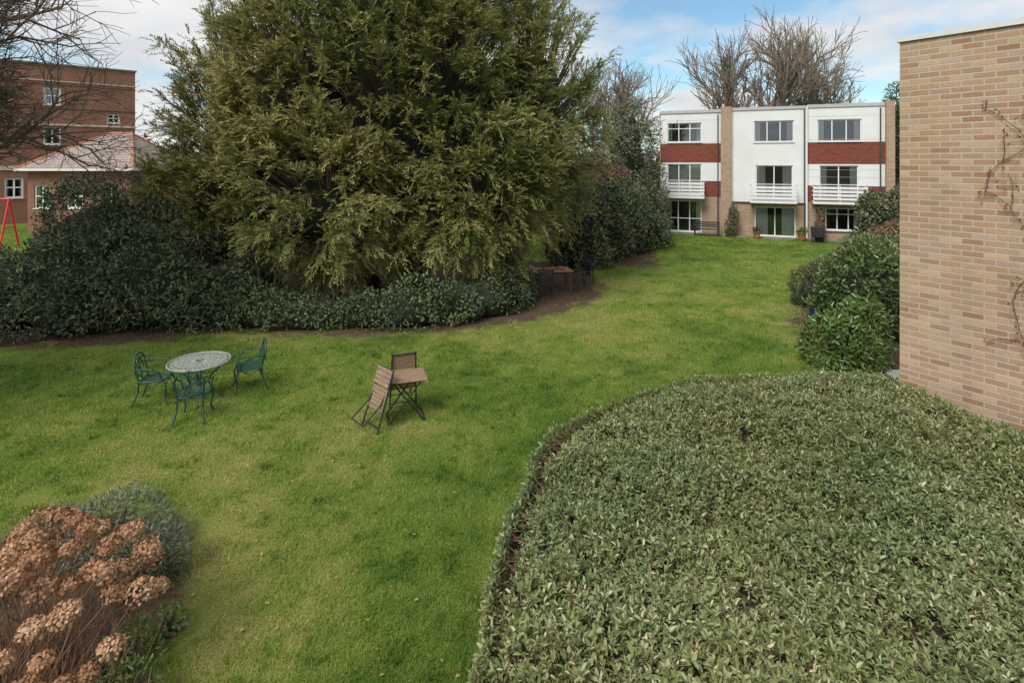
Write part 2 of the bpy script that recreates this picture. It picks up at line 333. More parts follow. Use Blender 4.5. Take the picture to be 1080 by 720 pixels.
segs_mesh('trunk',[a[0] for a in tr],[a[1] for a in tr],[a[2] for a in tr],[a[3] for a in tr],M_bark,ye,10)

# ------------------------------------------------------------ shrubs
M_laurel=leafmat('dark_laurel',[(0,(.018,.028,.013)),(.4,(.046,.062,.028)),(.75,(.10,.118,.06)),(1,(.18,.19,.12))],.38,0,.5)
M_ivy=leafmat('ivy',[(0,(.018,.03,.01)),(.5,(.048,.07,.023)),(1,(.105,.13,.048))],.42,0,.45)
bush('rhododendron_bush',[(-11.9,16.5,1.4,1.9,1.8,2.2),(-9.8,15.9,1.0,2.2,1.8,2.0),(-13.5,15.4,.6,1.5,1.4,1.2),(-11.4,15.2,.7,1.8,1.5,1.4),(-7.9,15.9,.6,1.4,1.3,1.3),(-15.2,16.6,.5,1.6,1.6,1.2)],66000,.13,.045,M_laurel,.3,seed=40)
bush('ivy_ground_cover',[(-6.7,15.5,.3,1.2,.8,.85),(-5.4,15.3,.3,1.2,.75,.6),(-4.1,15.4,.3,1.2,.75,.65),(-2.8,15.5,.35,1.2,.8,.8),(-1.6,15.9,.35,1.1,.8,.8),(-.7,16.6,.35,.95,.9,.85),(-.2,17.6,.35,.8,.9,.9)],26000,.09,.05,M_ivy,.42,seed=50)
M_hedge2=leafmat('mixed_hedge',[(0,(.02,.03,.012)),(.5,(.06,.075,.032)),(.85,(.13,.145,.07)),(1,(.27,.265,.17))],.45,0,.4)
bush('ivy_hedge',[(2.9,24.4,.9,1.5,1.5,2.1),(4.0,26,1.0,1.6,1.6,2.3),(5.2,27.6,1.1,1.6,1.6,2.3),(6.4,29.4,1.1,1.5,1.6,2.3),(7.3,31.2,1.0,1.2,1.5,2.2)],40000,.15,.075,M_hedge2,.25,seed=60)
M_greyivy=leafmat('grey_ivy',[(0,(.045,.055,.03)),(.5,(.10,.115,.07)),(1,(.22,.225,.15))],.5,.1,.4)
bush('ivy_clad_tree',[(6.4,31.8,4.4,1.7,1.6,2.7),(5.4,31,3.6,1.5,1.5,2.1),(6.7,32.2,6.0,1.1,1.2,1.7),(7.2,32.5,3.4,1.2,1.2,2.0)],20000,.15,.06,M_greyivy,.42,seed=70,cores=.55)
M_redleaf=leafmat('photinia',[(0,(.08,.04,.03)),(.6,(.15,.085,.06)),(1,(.17,.14,.08))],.5,0,.4)
bush('photinia_bush',[(5.0,29.5,3.1,1.1,1.1,1.2)],5000,.14,.05,M_redleaf,.35,seed=80,cores=.5)
M_bright=leafmat('spotted_laurel',[(0,(.04,.08,.016)),(.45,(.085,.14,.034)),(.8,(.14,.20,.06)),(1,(.33,.35,.18))],.35,.2,.5)
bush('spotted_laurel_bush',[(7.05,12.35,.4,.6,.55,.62),(7.65,12.7,.5,.5,.55,.8),(7.3,12.1,.3,.55,.45,.4)],4200,.13,.05,M_bright,.42,seed=90,cores=.35)
bush('laurel_bush',[(9.15,14.9,.9,.95,1.0,1.25),(9.7,14.2,1.0,.9,1.0,1.3),(10.3,15.8,.9,1.1,1.1,1.25)],12500,.14,.055,leafmat('laurel_mid',[(0,(.026,.05,.012)),(.5,(.07,.11,.032)),(1,(.18,.21,.09))],.36,.1,.5),.28,seed=95,cores=.65)
bush('choisya_bush',[(9.1,17.3,.35,.6,.6,.75),(9.9,18.0,.5,.6,.6,.85)],4800,.14,.025,M_hedge2,.32,seed=97,cores=.5)
bush('garden_shrub',[(18.0,28.2,1.1,.9,.8,1.6),(19.2,27.6,1.3,1.0,.9,1.7)],9500,.14,.07,M_hedge2,.3,seed=98)
M_brownhedge=leafmat('beech_hedge',[(0,(.06,.035,.02)),(1,(.25,.16,.1))],.7,0,.2)
bush('beech_hedge',[(17.0,25.8,.5,1.0,.7,1.1)],5500,.1,.05,M_brownhedge,.3,seed=99)
bush('conifer_tree',[(22.9,34,3,1.5,1.4,3.2),(23.2,34.4,5.6,1.2,1.2,2.6)],12000,.25,.06,M_laurel,.3,seed=101)
bush('climbing_shrub',[(12.7,33.0,.5,.3,.25,.6),(12.9,33.1,1.2,.2,.2,.7)],1200,.11,.05,M_hedge2,.4,seed=111,cores=.3)
bush('climbing_shrub',[(16.9,31.3,.5,.3,.25,.6),(17.0,31.4,1.2,.2,.2,.6)],1000,.11,.05,M_brownhedge,.4,seed=113,cores=.3)
far=[]
for k in range(46):
    a=-1.15+2.3*k/45; Rr=72+10*random.random(); h=random.uniform(3.5,6.5)
    far.append((Rr*math.sin(a),Rr*math.cos(a),h*.5,random.uniform(3,5),3,h*.75))
bush('distant_trees',far,26000,.8,.35,leafmat('far_foliage',[(0,(.05,.05,.035)),(.5,(.09,.085,.055)),(1,(.14,.13,.08))],.8,0,.2),.35,DIAM,.8,seed=120,stems=False)
bush('evergreen_tree',[(-24,50,4.6,2.6,3,3.6),(-20,50,4,3,3,4.0)],12000,.35,.14,M_hedge2,.35,DIAM,.6,seed=130)

# ------------------------------------------------------------ bare trees
def bare(name,base,h,r,spread,levels,mat,kids=4,up=.35,seed=1,lean=(0,0,0),minr=.008,sides=5):
    rs=np.random.default_rng(seed); A=[];B=[];ra=[];rb=[]
    def grow(p,d,L,rad,lv):
        n=3; pts=[p]
        for q in range(n):
            d=unit(d+rs.normal(0,.13,3)+np.array([0,0,up*.12])); p2=pts[-1]+d*L/n
            A.append(pts[-1]);B.append(p2);ra.append(max(rad*(1-.25*q/n*1.4),minr));rb.append(max(rad*(1-.25*(q+1)/n*1.4),minr)); pts.append(p2)
        if lv==0: return
        for q in range(kids+(1 if lv>2 else 0)):
            tt=rs.uniform(.35,1) if q>0 else 1
            f=tt*n; i0=min(int(f),n-1); pp=pts[i0]+(pts[i0+1]-pts[i0])*(f-i0)
            s=rs.normal(0,1,3); s=unit(s-d*(s@d)); nd=unit(d*(1-.25*spread)+s*spread*rs.uniform(.6,1.15)+np.array([0,0,up*.4]))
            grow(pp,nd,L*rs.uniform(.55,.82),rad*rs.uniform(.45,.66),lv-1)
    grow(np.array(base,float),unit(np.array([lean[0],lean[1],1.])),h*.33,r,levels)
    e=E(name); segs_mesh('branches',A,B,ra,rb,mat,e,sides); return e
bare('bare_tree',(19.9,50,0),20.0,.40,.62,5,M_barkg,4,.45,3,minr=.018,sides=4)
bare('bare_tree',(26.3,51,0),13.5,.34,.62,5,M_barkg,4,.5,5,minr=.018,sides=4)
bare('bare_tree',(8.6,42,0),14.5,.28,.66,5,M_barkg,4,.4,8,minr=.015,sides=4)
bare('bare_tree',(-25.5,54,0),13,.3,.65,5,M_barkg,4,.5,13,minr=.02,sides=4)
bare('overhanging_tree',(-13.6,12.6,0),12.4,.24,.8,6,M_bark,4,.12,17,(.14,0,0),minr=.005,sides=4)

# ------------------------------------------------------------ near clipped hedge
he=E('clipped_hedge')
def hs(x,y):
    d,gx,gy=bdist(x,y,HP); p3=np.stack([x,y,0*x],1)
    z=1.5-.42*np.exp(-d/.14)+(vnoise(p3,.9,71)-.5)*.16+(vnoise(p3,3.2,72)-.5)*.16
    return z,d,gx,gy
n0=72000; x=R.uniform(-.2,9.4,n0); y=R.uniform(1.2,8.25,n0); k=inpoly(x,y,HP)&(R.random(n0)<np.clip(1.25-.07*y,0,1)); x=x[k];y=y[k]
z,dd,gx,gy=hs(x,y); w_=np.exp(-dd/.15)[:,None]
C1=np.stack([x,y,z+.03-.12*R.random(len(x))**.7],1); A1=unit(np.array([0,0,1.])-np.stack([gx,gy,0*gx],1)*w_*1.0+R.normal(0,.46,(len(x),3)))
C2=[];A2=[]
for a in range(0,10):
    Aa=HP[a];Bb=HP[a+1]; Ls=np.linalg.norm(Bb-Aa); q=int(Ls*1200); t=R.random(q); zz=R.random(q)**.8*1.38
    tx=(Bb-Aa)/Ls; nrm=np.array([-tx[1],tx[0],0]); pp=np.stack([Aa[0]+t*(Bb-Aa)[0],Aa[1]+t*(Bb-Aa)[1],zz],1)
    pp+=nrm*((vnoise(pp,2.2,73)-.6)*.24+.04-.06*R.random(q))[:,None]
    C2.append(pp);A2.append(unit(nrm+np.array([0,0,.55])+R.normal(0,.4,(q,3))))
C=np.concatenate([C1]+C2); A_=np.concatenate([A1]+A2); n_=len(C)
K=6; ph=R.random(n_)*6.28; s1=unit(np.cross(A_,R.normal(size=(n_,3)))); s2=np.cross(A_,s1)
az=ph[:,None]+np.arange(K)*2.4+R.normal(0,.3,(n_,K)); el=np.radians(-5+13*np.arange(K))[None]+R.normal(0,.32,(n_,K))
ra_=np.cos(az)[...,None]*s1[:,None]+np.sin(az)[...,None]*s2[:,None]
dv=ra_*np.cos(el)[...,None]+A_[:,None]*np.sin(el)[...,None]; nv=A_[:,None]*np.cos(el)[...,None]-ra_*np.sin(el)[...,None]
PP=C[:,None]+A_[:,None]*(np.arange(K)*.008)[:,None]
hue=vnoise(C,1.3,75)[:,None]*.25+R.random((n_,1))*.3+R.random((n_,K))*.36+np.arange(K)*.025
sz=(.65+.6*R.random((n_,1)))*(.8+.4*R.random((n_,K)))
M_hedge=leafmat('hedge_leaf',[(0,(.04,.062,.022)),(.3,(.09,.122,.042)),(.6,(.15,.192,.078)),(.85,(.26,.285,.155)),(.93,(.42,.41,.28)),(1,(.36,.16,.11))],.38,.15,.55,(.5,(1.12,1.0,.92)),1.28)
leaves('foliage',PP.reshape(-1,3),dv.reshape(-1,3),nv.reshape(-1,3),(.045*sz).ravel(),(.0205*sz).ravel(),np.clip(hue,0,1).ravel(),M_hedge,he,FOLD)
k=R.choice(n_,17000); segs_mesh('twigs',C[k]-A_[k]*.14,C[k]+A_[k]*.05,.003,.002,plain('hedge_twig',(.32,.14,.10),.8,.3,20),he,3)
cin=HP.mean(0); In=[]
for a in range(len(HP)):
    p0=HP[a-1];p1=HP[a];p2=HP[(a+1)%len(HP)]; t=(p2-p0)/np.linalg.norm(p2-p0); In.append(p1-np.array([-t[1],t[0]])*.13)
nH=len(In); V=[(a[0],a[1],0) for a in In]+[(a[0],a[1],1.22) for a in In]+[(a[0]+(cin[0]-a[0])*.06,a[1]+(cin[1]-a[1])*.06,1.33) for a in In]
me=bpy.data.meshes.new('hedge_shade_filler'); me.from_pydata(V,[],[(a,(a+1)%nH,(a+1)%nH+nH,a+nH) for a in range(nH)]+[(a+nH,(a+1)%nH+nH,(a+1)%nH+2*nH,a+2*nH) for a in range(nH)]+[tuple(range(2*nH,3*nH))])
me.materials.append(plain('hedge_core',(.045,.036,.02),1,.5,14)); o=bpy.data.objects.new('hedge_shade_filler',me); sc.collection.objects.link(o); o.parent=he  # added solid filler, coloured dark for the shade between leaves

# ------------------------------------------------------------ building helpers
def wall(x0,x1,z0,z1,ops,y0,y1):
    xs=sorted({x0,x1,*[v for o in ops for v in o[:2] if x0<v<x1]}); zs=sorted({z0,z1,*[v for o in ops for v in o[2:4] if z0<v<z1]}); out=[]
    for a,b in zip(xs[:-1],xs[1:]):
        for c,d in zip(zs[:-1],zs[1:]):
            mx_,mz=(a+b)/2,(c+d)/2
            if not any(o[0]<mx_<o[1] and o[2]<mz<o[3] for o in ops): out.append((a,b,y0,y1,c,d))
    return out
class Win:
    def __init__(s): s.f=[];s.g=[];s.c=[];s.r=[]
    def add(s,x0,x1,z0,z1,n=3,transom=None,curt=.22,y=.0,fw=.055,full=False):
        yf=y+.07; s.f+=[(x0,x1,yf,yf+.06,z0,z0+fw),(x0,x1,yf,yf+.06,z1-fw,z1)]
        wd=(x1-x0-fw)/n
        for i in range(n+1): a=x0+i*wd; s.f.append((a,a+fw,yf-.004,yf+.064,z0+fw+.001,z1-fw-.001))
        if transom:
            for i in range(n): a=x0+i*wd+fw+.001; s.f.append((a,a+wd-fw-.002,yf+.003,yf+.055,transom,transom+fw*.8))
        s.f.append((x0-.04,x1+.04,y-.06,yf-.006,z0-.05,z0+.0))
        s.g.append((x0+.02,x1-.02,yf+.028,yf+.034,z0+.02,z1-.02))
        if curt:
            cw=(x1-x0)*curt
            for (a,b) in ((x0,x0+cw),(x1-cw,x1)):
                k=max(3,int((b-a)/.07)); st_=(b-a)/k
                for i in range(k): s.c.append((a+i*st_,a+i*st_+st_*.9,yf+.09+.025*(i%2),yf+.11+.025*(i%2),z0+.02,z1-.01))
        if full: 
            k=int((x1-x0)/.09); st_=(x1-x0)/k
            for i in range(k): s.c.append((x0+i*st_,x0+i*st_+st_*.9,yf+.09+.025*(i%2),yf+.11+.025*(i%2),z0+.02,z1-.01))
        s.r.append((x0-.1,x1+.1,yf+.85,yf+.9,z0-.1,z1+.1))
    def build(s,p):
        boxes('window_frames',s.f,M_upvc,p); boxes('window_glass',s.g,M_glass,p); boxes('room_backs',s.r,M_darkroom,p)
        if s.c: boxes('curtains',s.c,M_curtain,p)

# ------------------------------------------------------------ terrace of houses
te=E('terrace_houses',(9.2,35.2,0),math.atan2(-.370,.929))
W=Win()
o1=(.4,2.4,5.55,6.72);o1b=(.4,2.4,2.35,4.22);o1c=(.35,2.4,.12,2.0)
o2=(5.3,7.4,5.5,6.72);o2b=(5.4,7.35,2.28,4.15);o2c=(5.35,7.5,.06,1.75)
o3=(8.6,10.75,5.5,6.72);o3b=(8.7,10.6,2.28,4.15);o3c=(8.45,10.7,.55,1.78)
wh=wall(0,3.5,5.45,7.45,[o1],0,.3)+wall(0,3.5,2.1,5.45,[(0,3.5,4.3,5.45),(.0,3.5,2.1,2.3),o1b,(2.4,3.5,2.3,3.2)],0,.3)
wh+=wall(4.1,8.0,2.02,7.5,[o2,o2b],-.1,.3)
wh+=wall(8.08,11.85,5.45,7.55,[o3],0,.3)+wall(8.08,11.85,3.02,4.22,[o3b],0,.3)
boxes('white_walls',wh,M_white,te)
ti=wall(0,3.5,4.3,5.45,[],.02,.3)+wall(2.42,3.5,2.3,3.2,[],.02,.3)+wall(8.08,11.85,4.22,5.45,[],.02,.3)+wall(8.08,11.85,2.12,3.02,[o3b],.02,.3)
boxes('hung_tiles',ti,M_tile,te)
br=wall(0,3.5,0,2.3,[o1c,o1b],.05,.3)+wall(4.1,8.0,0,2.02,[o2c],.05,.3)+wall(8.08,11.85,0,2.12,[o3c],.05,.3)
br+=[(3.5,4.1,-.35,.4,0,7.6),(11.85,12.25,-.3,8,0,7.65),(-.06,-.002,-.0,8,0,7.4),(0,11.85,7.6,7.9,0,7.35)]
boxes('brick_walls',br,M_brickTer,te)
boxes('party_wall',[(8.0,8.08,-.25,.3,0,7.5)],M_white,te)
boxes('roof',[(0,3.5,.31,7.6,7.3,7.4),(4.1,8,.31,7.6,7.3,7.42),(8.08,11.85,.31,7.6,7.3,7.44)],M_concrete,te)
boxes('fascia',[(-.06,3.49,-.06,-.002,7.3,7.48),(4.11,7.99,-.16,-.104,7.36,7.53),(8.09,11.84,-.06,-.003,7.4,7.58)],plain('fascia_grey',(.42,.42,.42),.6,.1,3),te)
boxes('cladding_joints',[(a,b,yo-.006,yo-.001,z_,z_+.012) for a,b,yo,zs_ in ((0,3.5,0,(5.5,6.85)),(8.08,11.85,0,(5.6,6.9,3.5,3.9))) for z_ in zs_],plain('joint_grey',(.4,.4,.39),.8,.1,3),te)
W.add(*o1,n=3,transom=6.35,curt=.14); W.add(*o1b,n=3,curt=0,full=True); W.add(*o1c,n=3,transom=.9,curt=.15)
W.add(*o2,n=3,curt=.17,y=-.1,transom=None); W.add(*o2b,n=2,curt=.27,y=-.1); W.add(*o2c,n=2,curt=.33)
W.add(*o3,n=3,curt=.16); W.add(*o3b,n=2,curt=.2); W.add(*o3c,n=4,transom=1.42,curt=.14)
W.build(te)
bal=[]
for (a,b,z0,yo) in ((.15,2.6,2.3,0),(5.1,7.5,2.14,-.1),(8.3,10.9,2.16,0)):
    bal+=[(a,b,yo-.85,yo-.002,z0-.12,z0)]
    for q in range(4): bal+=[(a,b,yo-.87,yo-.84,z0+.10+q*.2,z0+.235+q*.2)]
    for xx_ in (a,b-.04): bal+=[(xx_+.001,xx_+.039,yo-.84,yo-.01,z0+.78,z0+.84),(xx_+.001,xx_+.039,yo-.84,yo-.01,z0+.3,z0+.38),(xx_+.001,xx_+.039,yo-.84,yo-.01,z0+.54,z0+.6)]
    k=3
    for q in range(k): xx_=a+(b-a-.06)*q/(k-1); bal+=[(xx_,xx_+.06,yo-.835,yo-.79,z0+.002,z0+.93)]
    bal+=[(a-.02,b+.02,yo-.9,yo-.8,z0+.932,z0+.97)]
boxes('balconies',bal,M_upvc,te)
boxes('downpipes',[(7.9,7.96,-.18,-.11,0,7.3),(3.3,3.36,-.07,-.006,0,7.2),(11.6,11.66,-.07,-.006,0,7.3)],M_pipe,te)
boxes('paving',[(.2,12.0,-.7,-.02,.0,.05)],plain('dull_paving',(.2,.19,.16),.9,.25,3),te)
tubes('tv_aerial',[([(7,4,7.4),(7,4,9)],.02),([(6.6,4,8.9),(7.4,4,8.9)],.012),([(6.7,3.8,8.9),(6.7,4.2,8.9)],.01),([(7.2,3.8,8.9),(7.2,4.2,8.9)],.01)],M_pipe,te)
def bench(loc,rz):
    e=E('garden_bench',loc,rz)
    boxes('slats',[(-.7,.7,-.22+i*.1,-.14+i*.1,.42,.445) for i in range(5)]+[(-.7,.7,.25,.27,.52+i*.12,.6+i*.12) for i in range(3)],M_black,e)
    boxes('legs',[(x_,x_+.06,y_,y_+.05,0,h_) for x_ in (-.7,.64) for y_,h_ in ((-.22,.62),(.272,.86))]+[(x_,x_+.06,-.17,.27,.6,.64) for x_ in (-.7,.64)],M_black,e)
bench((11.4,33.3,0),-.38)
def pot(name,loc,r,h,mat,leaf,seed):
    e=E(name,loc); pr=[(.7,0),(.85,.5),(1,.9),(1.08,.92),(1.08,1),(.92,1),(.85,.85)]
    V=[];F=[];n=20
    for a,b in pr:
        for q in range(n): V.append((a*r*math.cos(q*2*math.pi/n),a*r*math.sin(q*2*math.pi/n),b*h))
    for a in range(len(pr)-1):
        for q in range(n): F.append((a*n+q,a*n+(q+1)%n,(a+1)*n+(q+1)%n,(a+1)*n+q))
    mesh_np('pot',np.array(V),np.array(F),4,mat,None,e,True)
    q=260; P=np.zeros((q,3)); P[:,2]=h*.9; P[:,:2]=R.normal(0,r*.35,(q,2)); d=unit(R.normal(0,.6,(q,3))+np.array([0,0,.9])); P+=d*(R.random((q,1))*r*1.3)
    leaves('plant',P,d+rdir(q)*.5,rdir(q),.13,.05,R.random(q),leaf,e,FOLD)
pot('blue_plant_pot',(8.45,15.8,0),.2,.36,M_blue,M_bright,1)
pot('terracotta_pot',(13.9,32.3,.05),.2,.35,M_terracotta,M_hedge2,2)
pot('terracotta_pot',(16.0,31.4,.05),.22,.4,M_terracotta,M_bright,3)
pot('terracotta_pot',(19.2,30.2,.05),.2,.35,M_terracotta,M_hedge2,4)
e=E('barbecue',(16.5,30.7,0),-.3); boxes('body',[(-.3,.3,-.22,.22,.3,.75),(-.32,.32,-.24,.24,.752,.86)],M_black,e,.03); boxes('legs',[(a,a+.04,b,b+.04,0,.298) for a in (-.28,.24) for b in (-.2,.16)],M_black,e)

# ------------------------------------------------------------ left brick block
bl=E('brick_apartment_block',(-35.6,39.6,0),math.atan2(.67,.74))
W=Win(); ops=[(2.3,3.3,8.5,9.75),(2.3,3.3,5.6,6.85),(6.1,6.9,7.3,8.0),(.2,1.2,1.8,3.2),(1.9,2.5,1.8,3.2),(-1.6,-.6,8.5,9.75),(-1.6,-.6,5.6,6.85)]
boxes('brick_walls',wall(-7,7.9,0,11.4,ops,0,.35)+[(7.55,7.9,.35,12,0,11.4),(-7,-6.65,.35,12,0,11.4),(-6.65,7.55,11.65,12,0,11.4)],M_brickRed,bl)
boxes('stone_bands',[(-7.05,7.95,-.06,-.002,6.98,7.12),(-7.05,7.95,-.05,-.003,10.2,10.28),(-7.05,3.2,-.07,-.002,3.75,4.05)],plain('stone_band',(.5,.43,.36),.8,.1,3),bl)
boxes('dark_bands',[(-7.03,7.93,-.03,-.002,z_,z_+.07) for z_ in (8.2,9.95,5.3)],plain('dark_brick_band',(.13,.05,.035),.9,.2,6),bl)
boxes('parapet_coping',[(-7.1,8,-.08,.42,11.402,11.52),(7.5,8.0,.421,12,11.402,11.52)],plain('coping_dark',(.16,.14,.13),.8,.1,3),bl)
boxes('roof',[(-6.65,7.55,.35,11.65,11.0,11.1)],M_concrete,bl)
for o_ in ops: W.add(*o_,n=2,transom=(o_[2]+o_[3])/2,curt=.2,fw=.1)
W.build(bl)
pv=E('brick_pavilion',(-30.0,35,0),0)
W=Win(); ops=[(.6,1.6,1.5,2.9),(2.6,3.6,1.5,2.9),(4.8,5.8,1.5,2.9)]
boxes('brick_walls',wall(.2,6.6,0,3.9,ops,0,.3)+[(6.3,6.6,.3,6,0,3.9),(.2,.5,.3,6,0,3.9),(.5,6.3,5.7,6,0,3.9)],M_brickRed,pv)
for o_ in ops: W.add(*o_,n=2,transom=2.2,curt=.2,fw=.08)
W.build(pv)
V=[(-.2,-.4,3.95),(7.0,-.4,3.95),(7.0,6.4,3.95),(-.2,6.4,3.95),(3.0,3,6.25),(4.6,3,6.25)]
me=bpy.data.meshes.new('hip_roof'); me.from_pydata(V,[],[(0,1,5,4),(1,2,5),(2,3,4,5),(3,0,4),(0,3,2,1)]); me.materials.append(M_roof); o=bpy.data.objects.new('hip_roof',me); sc.collection.objects.link(o); o.parent=pv
tubes('ridge_tiles',[([V[4],V[5]],.09),([V[0],V[4]],.08),([V[1],V[5]],.08),([V[2],V[5]],.08)],plain('ridge_red',(.4,.16,.1),.8,.2,6),pv)
boxes('gutter',[(-.25,7.05,-.48,-.4,3.8,3.94),(7.0,7.08,-.4,6.4,3.8,3.94)],M_upvc,pv)
e=E('red_swing_frame',(-25.2,28.5,0),.15)
tubes('frame',[([(0,-.7,0),(0,0,2.5)],.05),([(0,.7,0),(0,0,2.5)],.05),([(0,-.38,1.1),(0,.38,1.1)],.04),([(0,0,2.5),(-3.2,0,2.5)],.05),([(-3.2,-.7,0),(-3.2,0,2.5)],.05),([(-3.2,.7,0),(-3.2,0,2.5)],.05)],M_red,e)
tubes('chains',[([(-1.2,0,2.5),(-1.2,0,.5)],.012),([(-1.7,0,2.5),(-1.7,0,.5)],.012)],M_blackiron,e); boxes('seat',[(-1.75,-1.15,-.1,.1,.46,.5)],M_black,e)

# ------------------------------------------------------------ near right brick building
nb_=E('brick_building',(5.18,7.6,0),math.atan2(-.816,.578))
boxes('brick_wall',[(0,9,0,6,0,5.98)],M_brickNear,nb_)
boxes('roof_coping',[(-.03,9.03,-.03,6.03,5.982,6.05)],plain('coping_white',(.6,.61,.62),.5,.08,4),nb_)
rs=np.random.default_rng(9); A=[];B=[];tips=[]
def vine(p,ang,n,r,ch=True):
    for q in range(n):
        ang+=rs.normal(0,.22)
        if p[0]<.95: ang=min(ang,1.4)
        if p[2]>5.5: break
        p2=p+np.array([math.cos(ang)*.1,0,math.sin(ang)*.1]); p2[1]=-.02-.03*rs.random(); A.append(p);B.append(p2);p=p2; tips.append(p)
        if ch and rs.random()<.25: vine(p,ang+rs.choice([-1,1])*rs.uniform(.4,.9),4,r*.6,False)
for s0,a0,n0_ in (((1.35,2.0),1.75,14),((1.3,3.6),1.9,13),((1.35,4.5),2.2,8)): vine(np.array([s0[0],-.03,s0[1]]),a0,n0_,.01)
e=E('wall_creeper',(5.18,7.6,0),math.atan2(-.816,.578)); segs_mesh('stems',A,B,.005,.004,M_bark,e,4)
T_=np.array(tips); T_=np.repeat(T_,2,0)+rs.normal(0,.035,(len(T_)*2,3)); T_[:,1]=-np.abs(T_[:,1])-.02
leaves('dry_leaves',T_,rs.normal(0,1,T_.shape),np.tile([[0,-1,.2]],(len(T_),1))+rs.normal(0,.4,T_.shape),.04,.024,rs.random(len(T_)),leafmat('red_brown_leaf',[(0,(.12,.05,.03)),(1,(.26,.13,.07))],.7,0,.2),e,FOLD)
boxes('stone_path',[(7.7+i*.62,8.29+i*.62,11.2,11.9,.0,.04) for i in range(5)],M_concrete,None)

# ------------------------------------------------------------ garden furniture
def arc(c,r,a0,a1,n,plane='xy'):
    out=[]
    for i in range(n+1):
        a=a0+(a1-a0)*i/n; u,v=r*math.cos(a),r*math.sin(a)
        out.append((c[0]+u,c[1]+v,c[2]) if plane=='xy' else (c[0]+u,c[1],c[2]+v))
    return out
def iron_chair(loc,rz):
    e=E('garden_chair',loc,rz); L=[]
    for s in (-1,1):
        L.append(([(s*.2,.2,.43),(s*.235,.25,.3),(s*.2,.23,.12),(s*.24,.28,0)],.016))
        L.append(([(s*.19,-.2,.43),(s*.2,-.21,.25),(s*.24,-.3,0)],.016))
        L.append(([(s*.2,-.2,.43),(s*.22,-.23,.6),(s*.225,-.26,.74),(s*.17,-.28,.84),(s*.08,-.29,.885),(0,-.29,.9)],.016))
        L.append(([(s*.225,-.245,.66),(s*.28,-.1,.68),(s*.29,.05,.66),(s*.26,.15,.6),(s*.23,.17,.5),(s*.21,.18,.43)],.014))
        L.append((arc((s*.11,-.27,.62),.075,0,6.28,12,'xz'),.010)); L.append((arc((s*.07,-.28,.77),.055,0,6.28,10,'xz'),.009))
        L.append(([(s*.2,-.22,.5),(s*.1,-.235,.54),(0,-.24,.47)],.010)); L.append(([(s*.21,-.25,.7),(s*.12,-.27,.71),(0,-.28,.84)],.010))
        L.append(([(s*.2,.2,.4),(s*.08,.215,.34),(0,.215,.4)],.009))
        L.append(([(s*.2,.16,.4),(s*.2,0,.32),(s*.19,-.18,.4)],.009))
    L.append(([(0,-.21,.44),(0,-.25,.62),(0,-.29,.9)],.010)); L.append((arc((0,-.26,.62),.04,0,6.28,10,'xz'),.009))
    tubes('frame',L,M_greeniron,e,6)
    Q=[]; ring=[(-.21,-.2,.43),(.21,-.2,.43),(.235,.0,.43),(.22,.17,.43),(.15,.22,.43),(-.15,.22,.43),(-.22,.17,.43),(-.235,0,.43),(-.21,-.2,.43)]; Q.append((ring,.014))
    for i in range(-6,7): Q.append(([(i*.034,-.2,.43),(i*.034,.21,.43)],.0075))
    for i in range(-5,6): Q.append(([(-.22,i*.037,.432),(.22,i*.037,.432)],.006))
    tubes('seat',Q,M_greeniron,e,5)
def iron_table(loc):
    e=E('round_garden_table',loc); z=.71; Q=[]
    for r_,w_ in ((.52,.017),(.46,.01),(.36,.012),(.27,.01),(.17,.012),(.06,.015)): Q.append((arc((0,0,z),r_,0,6.2832,36),w_))
    for i in range(36): a=i*math.pi/18; Q.append(([(.06*math.cos(a),.06*math.sin(a),z),(.52*math.cos(a),.52*math.sin(a),z)],.006))
    for i in range(18):
        a=i*math.pi/9; Q.append((arc((.41*math.cos(a),.41*math.sin(a),z+.002),.045,0,6.28,8),.009)); Q.append((arc((.315*math.cos(a+.17),.315*math.sin(a+.17),z+.002),.035,0,6.28,8),.008)); Q.append((arc((.22*math.cos(a),.22*math.sin(a),z+.002),.025,0,6.28,6),.008))
    tubes('top',Q,M_tabletop,e,6)
    L=[]
    for i in range(4):
        a=.4+i*math.pi/2; ca,sa=math.cos(a),math.sin(a)
        L.append(([(q*ca,q*sa,zz) for q,zz in ((.44,.695),(.36,.6),(.2,.45),(.15,.32),(.24,.15),(.38,.03),(.42,0))],.017))
    L.append((arc((0,0,.36),.16,0,6.28,16),.012)); L.append((arc((0,0,.69),.44,0,6.28,24),.012))
    tubes('legs',L,M_greeniron,e,7)
iron_table((-5.77,10.5,0))
iron_chair((-5.45,9.75,0),.22)
iron_chair((-6.55,10.45,0),-1.35)
iron_chair((-5.1,11.05,0),2.1)
def slat_table(loc,rz):
    e=E('folding_garden_table',loc,rz)
    boxes('slats',[(-.34,.34,-.29+i*.073,-.232+i*.073,.70,.722) for i in range(8)],M_wood,e,.004)
    L=[([(-.27,-.25,.69),(.27,-.25,.69)],.011),([(-.27,.25,.69),(.27,.25,.69)],.011),([(-.27,-.25,.69),(-.27,.25,.69)],.011),([(.27,-.25,.69),(.27,.25,.69)],.011)]
    for s in (-1,1): L+=[([(-.24,s*.22,.69),(.3,s*.22,0)],.014),([(.24,s*.235,.69),(-.3,s*.235,0)],.014)]
    L+=[([(.3,-.22,0.02),(.3,.22,.02)],.012),([(-.3,-.235,.02),(-.3,.235,.02)],.012)]
    tubes('folding_legs',L,M_blackiron,e)
